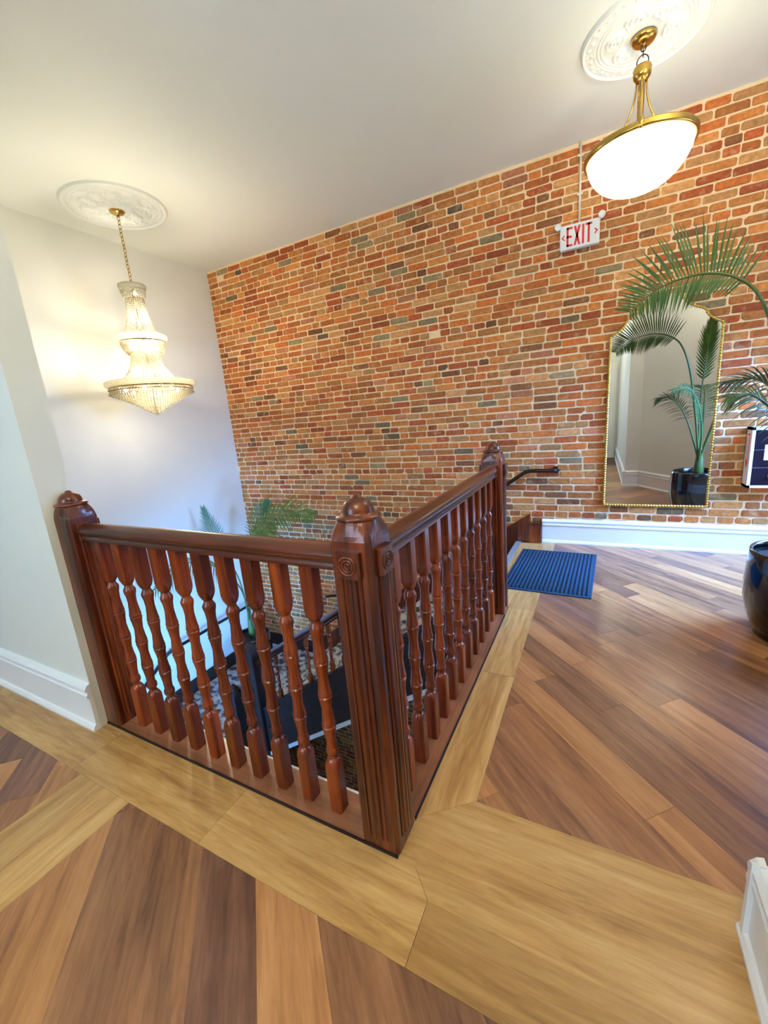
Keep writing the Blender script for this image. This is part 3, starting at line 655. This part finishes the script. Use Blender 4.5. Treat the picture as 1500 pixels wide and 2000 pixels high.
xt = xi+s+.010; letter([R4(xt, xt+.048, lz1-s, lz1), R4(xt+.016, xt+.032, lz0, lz1)], 'letter')
zm = (z0+z1)/2
def chev(xt_, d): return [[(xt_, zm), (xt_+d*.022, zm+.022), (xt_+d*.028, zm+.016), (xt_+d*.012, zm)], [(xt_, zm), (xt_+d*.012, zm), (xt_+d*.028, zm-.016), (xt_+d*.022, zm-.022)]]
letter(chev(x0+.012, 1), 'chevron'); letter(chev(x1-.012, -1), 'chevron')
for sx in (x0-.016, x1+.012):
    mb = MB(); zc = z1-.0+ (.012 if sx > -.2 else -.002)
    mb.rings([[(sx+r*math.cos(2*PI*j/20), y, zc+r*math.sin(2*PI*j/20)) for j in range(20)] for r, y in ((.016, YB-.03), (.025, YB-.045), (.027, YB-.075), (.022, YB-.078), (.018, YB-.070), (.004, YB-.066))]); lh = put(mb, 'lamp_head', M['white'], ex, EO)
    mb = MB(); mb.tube([(sx, YB-.035, zc-.01), (sx+(.02 if sx < -.2 else -.02), YB-.035, z1-.02)], .007, 8); put(mb, 'lamp_arm', M['white'], ex, EO)
cd_ = thing('conduit', 'thin cream conduit running from ceiling to the exit sign', 'conduit', (-.2, YB-.02, 2.85))
mb = MB(); mb.tube([(0, 0, 0), (0, 0, ZC-2.85)], .0095, 10); mb.build('pipe', M['cream'], cd_)
for z in (.22, .5): MB().box(-.022, .022, -.008, .018, z-.008, z+.008).build('strap', M['cream'], cd_)

# ---------------------------------------------------------------- wall mirror
mo = (.455, YB-.012, .41); mr_ = thing('wall_mirror', 'tall arched mirror with thin beaded gold frame on the brick wall', 'mirror', mo)
half = [(.392, 0), (.388, 1.488), (.345, 1.515), (.300, 1.548), (.281, 1.575), (.272, 1.600), (.25, 1.618), (.205, 1.637), (.165, 1.662), (.128, 1.702), (.082, 1.750), (.04, 1.772), (0, 1.778)]
outl = half+[(-x, z) for x, z in reversed(half[:-1])]
gl = MB(); gl.rings([[(x, -.012, z) for x, z in outl], [(x, -.004, z) for x, z in outl]], smooth=False); fixn(gl.build('glass', M['mirror'], mr_))
MB_b = MB(); MB_b.rings([[(x*.98, -.004, z*.99+.005) for x, z in outl], [(x*.98, .004, z*.99+.005) for x, z in outl]], smooth=False); fixn(MB_b.build('backing', M['black'], mr_))
def resample(pts, step, closed=True):
    out = []; n = len(pts)
    for i in range(n if closed else n-1):
        p, q = Vector(pts[i]), Vector(pts[(i+1) % n]); L = (q-p).length; k = max(1, round(L/step))
        out += [p+(q-p)*(t/k) for t in range(k)]
    return out
path = resample([(x, -.012, z) for x, z in outl], .0055)
fr = MB(); fr.tube(path, [.0105+.0028*math.sin(i*PI/2) for i in range(len(path))], 8, True); fr.build('frame', M['gold'], mr_)

# ---------------------------------------------------------------- fire extinguisher cabinet
fo = (1.065, YB, .60); fc = thing('fire_cabinet', 'white fire extinguisher cabinet with dark glass front on the brick wall', 'cabinet', fo)
X0, X1, Z0, Z1, D = 1.065, 1.40, .60, 1.075, .15
mb = MB(); mb.box(X0, X1, YB-D, YB-.008, Z0, Z0+.02).box(X0, X1, YB-D, YB-.008, Z1-.02, Z1).box(X0, X0+.02, YB-D, YB-.008, Z0, Z1).box(X1-.02, X1, YB-D, YB-.008, Z0, Z1).box(X0, X1, YB-.02, YB-.008, Z0, Z1); mb.v = [(x-fo[0], y-fo[1], z-fo[2]) for x, y, z in mb.v]; mb.build('body', M['white'], fc)
put(MB().box(X0+.02, X1-.02, YB-D+.002, YB-D+.006, Z0+.02, Z1-.02), 'glass_door', M['glassdark'], fc, fo)
for zz in (.16, .3): put(MB().box(X0+.02, X1-.02, YB-D-.0005, YB-D+.002, Z0+zz, Z0+zz+.0015), 'glass_line', M['nosing'], fc, fo)
put(MB().box(X0+.085, X0+.16, YB-D-.001, YB-D+.002, Z0+.22, Z0+.34), 'notice', M['white'], fc, fo)
put(MB().box(X0+.12, X0+.15, YB-D-.02, YB-D+.002, Z0+.08, Z0+.10), 'latch', M['nosing'], fc, fo)
y0_, y1_ = YB-D+.045, YB-D+.095
mb = MB(); q = [(y0_, Z1-.05), (y1_, Z1-.05), (y1_, Z0+.19), ((y0_+y1_)/2, Z0+.15), (y0_, Z0+.19)]
mb.rings([[(X0-.0015, y, z) for y, z in q], [(X0+.001, y, z) for y, z in q]], smooth=False); put(mb, 'arrow_label', M['red'], fc, fo)
put(MB().box(X0-.0025, X0-.001, y0_+.012, y1_-.012, Z0+.22, Z1-.062), 'label_stripe', M['white'], fc, fo)

# ---------------------------------------------------------------- blue door mat
mt = thing('door_mat', 'blue ribbed door mat lying at the head of the stairs', 'mat', (-.318, 3.535, 0), -.03)
W2, L2 = .325, .49
bevel(MB().box(-W2, W2, -L2, L2, .0, .008).build('mat_base', M['mat'], mt), .003, 1)
for k in range(21):
    x = -W2+.03+k*(2*W2-.06)/20
    mb = MB(); mb.extrude([(-.0105, 0), (-.008, .005), (0, .0065), (.008, .005), (.0105, 0)], (x, -L2+.03, .0075), (x, L2-.03, .0075), (1, 0, 0), (0, 0, 1), True); mb.build('rib', M['mat'], mt)

# ---------------------------------------------------------------- potted palms
def bez(P, n):
    """smooth curve through points (Catmull-Rom)"""
    P = [Vector(p) for p in P]; out = []
    Q = [P[0]*2-P[1]]+P+[P[-1]*2-P[-2]]; m = len(P)-1
    for i in range(n+1):
        t = i/n*m; k = min(int(t), m-1); u = t-k; a, b, c, d = Q[k:k+4]
        out.append(.5*((2*b)+(c-a)*u+(2*a-5*b+4*c-d)*u*u+(3*b-a-3*c+d)*u**3))
    return out
def leaflet(base, d, nrm, length, width, droop, mb=None):
    """narrow folded blade from base along d"""
    own = mb or MB(); seg = 6; L_, M_, R_ = [], [], []
    d = d.normalized(); side = d.cross(nrm).normalized(); p = Vector(base)
    for i in range(seg+1):
        t = i/seg; w = width*(.35+1.3*t if t < .25 else (1-((t-.25)/.75)**1.7)*.68)
        g = Vector((0, 0, -1))*(droop*t*t*length); q = p+d*(length*t)+g
        L_.append(q-side*w+nrm*(w*.35)); M_.append(q); R_.append(q+side*w+nrm*(w*.35))
    vs = L_+M_+R_; n = seg+1; fs = []
    for i in range(seg): fs += [(i, i+1, n+i+1, n+i), (n+i, n+i+1, 2*n+i+1, 2*n+i)]
    own.add(vs, fs, True); return own
def frond(palm, org, P, nrm, t0, n, lu, ll, width, mats, separate, droop=.12, fwd=.9, fan=.0, up_first=True):
    C_ = [p-Vector(org) for p in bez(P, 60)]; nrm = Vector(nrm).normalized()
    mb = MB(); mb.tube(C_, [.011*(1-.85*i/60)+.0015 for i in range(61)], 7); rc = mb.build('frond', M['stem'], palm)
    joint = MB()
    for k in range(n):
        t = t0+(1-t0)*k/(n-1); i = min(int(t*60), 59); p = C_[i].lerp(C_[i+1], t*60-i); tg = (C_[i+1]-C_[max(i-1, 0)]).normalized()
        s = tg.cross(nrm).normalized(); s = s if s.z >= 0 else -s
        u = (t-t0)/(1-t0); env = (.55+.45*math.sin(min(u*1.9, 1)*PI/2))*(1-.72*max(0, u-.45)/.55)
        for sgn, ln in ((1, lu), (-1, ll)):
            l = ln*env*random.uniform(.9, 1.06); d = s*sgn*(1-.35*u)+tg*(fwd*(.45+.8*u))+nrm*random.uniform(-.12, .22)
            nn = (nrm - d.normalized()*nrm.dot(d.normalized())).normalized()
            if separate: leaflet(p, d, nn, l, width, droop).build('leaflet', M[mats], rc)
            else: leaflet(p, d, nn, l, width, droop, joint)
    if not separate: joint.build('leaflets', M[mats], rc)['kind'] = 'stuff'
    return rc
def pot(palm, zr, r):
    mb = MB(); mb.lathe([(.001, 0), (r*.78, 0), (r*.82, .02), (r*.80, .035), (r*.84, .05), (r*.95, .12), (r*1.03, .22), (r*1.04, .32), (r*1.0, zr-.03), (r*.99, zr), (r*.95, zr+.004), (r*.92, zr-.005), (r*.92, zr-.06)], 56, cap=False); mb.build('pot', M['pot'], palm)
    mb = MB(); n = 40; rg = []
    for q in range(8):
        rad = r*.93*(1-q/7)+.001; rg.append([(rad*math.cos(2*PI*j/n), rad*math.sin(2*PI*j/n), zr-.06+.008*random.random()) for j in range(n)])
    mb.rings(rg, True, False, True); mb.build('soil', M['soil'], palm)
PO = (1.03, 2.84, 0)
pm = thing('potted_palm', 'tall palm in a glossy black round pot in front of the mirror wall', 'potted plant', PO)
pot(pm, .50, .255)
mb = MB(); mb.lathe([(.04, .44), (.05, .5), (.042, .6), (.026, .72), (.012, .8)], 14); mb.build('trunk', M['stem'], pm)
B0 = Vector((1.02, 2.86, .62))
frond(pm, PO, [B0, (.96, 2.94, 1.0), (.885, 3.03, 1.4), (.82, 3.08, 1.68), (.735, 3.1, 1.885), (.63, 3.1, 1.98), (.526, 3.1, 2.018), (.425, 3.1, 2.022), (.315, 3.1, 2.0), (.234, 3.1, 1.955), (.15, 3.1, 1.885)], (.12, -1, .12), .46, 40, .35, .21, .0095, 'leaf', True, .05, .34)
frond(pm, PO, [B0, (1.0, 2.8, 1.2), (1.02, 2.78, 1.75), (1.06, 2.76, 2.2)], (.3, -1, .0), .52, 26, .22, .22, .014, 'leaf', False, .02, 2.2)
frond(pm, PO, [B0, (.93, 2.84, .95), (.83, 2.83, 1.2), (.70, 2.82, 1.34), (.60, 2.8, 1.34)], (.15, -.5, 1), .38, 30, .24, .26, .008, 'leaf2', True, .35, .8)
frond(pm, PO, [B0, (1.0, 3.0, .95), (.93, 3.12, 1.25), (.82, 3.22, 1.42), (.68, 3.30, 1.42)], (.15, .5, 1), .36, 30, .26, .26, .008, 'leaf2', True, .4, .8)
frond(pm, PO, [B0, (1.12, 2.8, 1.0), (1.2, 2.84, 1.35), (1.3, 2.9, 1.55), (1.42, 2.98, 1.58)], (-.2, -.6, 1), .36, 30, .26, .26, .010, 'leaf2', False, .3, .8)
frond(pm, PO, [B0, (1.1, 2.95, 1.0), (1.18, 3.08, 1.4), (1.3, 3.22, 1.65), (1.42, 3.36, 1.68)], (-.2, -.6, 1), .36, 30, .28, .28, .010, 'leaf', False, .25, .8)
frond(pm, PO, [B0, (1.05, 2.75, .95), (1.06, 2.66, 1.25), (1.06, 2.58, 1.42), (1.05, 2.46, 1.45)], (0, .6, 1), .36, 30, .26, .26, .010, 'leaf2', False, .3, .8)
PO2 = (-4.27, 3.72, ZL)
p2 = thing('potted_palm', 'palm in a dark pot standing below on the stair landing', 'potted plant', PO2)
pot(p2, .52, .24)
mb = MB(); mb.lathe([(.04, .45), (.045, .6), (.03, .75), (.015, .9)], 12); mb.build('trunk', M['stem'], p2)
B1 = Vector((-4.27, 3.72, ZL+.65))
frond(p2, PO2, [B1, (-4.22, 3.78, -.6), (-4.1, 3.85, -.1), (-3.85, 3.93, .2), (-3.5, 3.98, .32), (-3.15, 3.98, .26)], (.1, -.7, .7), .45, 40, .36, .36, .013, 'leaf', True, .2, .7)
frond(p2, PO2, [B1, (-4.3, 3.68, -.6), (-4.36, 3.5, -.05), (-4.42, 3.42, .45)], (.6, -.8, .2), .5, 30, .24, .24, .010, 'leaf2', False, .05, 1.1)
frond(p2, PO2, [B1, (-4.2, 3.6, -.7), (-4.15, 3.25, -.25), (-4.15, 2.85, -.05), (-4.15, 2.45, -.2)], (.5, -.2, .8), .4, 34, .3, .3, .010, 'leaf', False, .5, .7)
frond(p2, PO2, [B1, (-4.2, 3.75, -.6), (-4.05, 3.7, -.15), (-3.85, 3.72, .1), (-3.6, 3.75, .05)], (.1, -.6, .8), .4, 34, .3, .3, .010, 'leaf', False, .5, .7)
frond(p2, PO2, [B1, (-4.25, 3.8, -.7), (-4.2, 3.95, -.1), (-4.1, 4.02, .25), (-3.95, 4.08, .42)], (.3, -.8, .4), .45, 30, .28, .28, .011, 'leaf2', False, .2, .9)
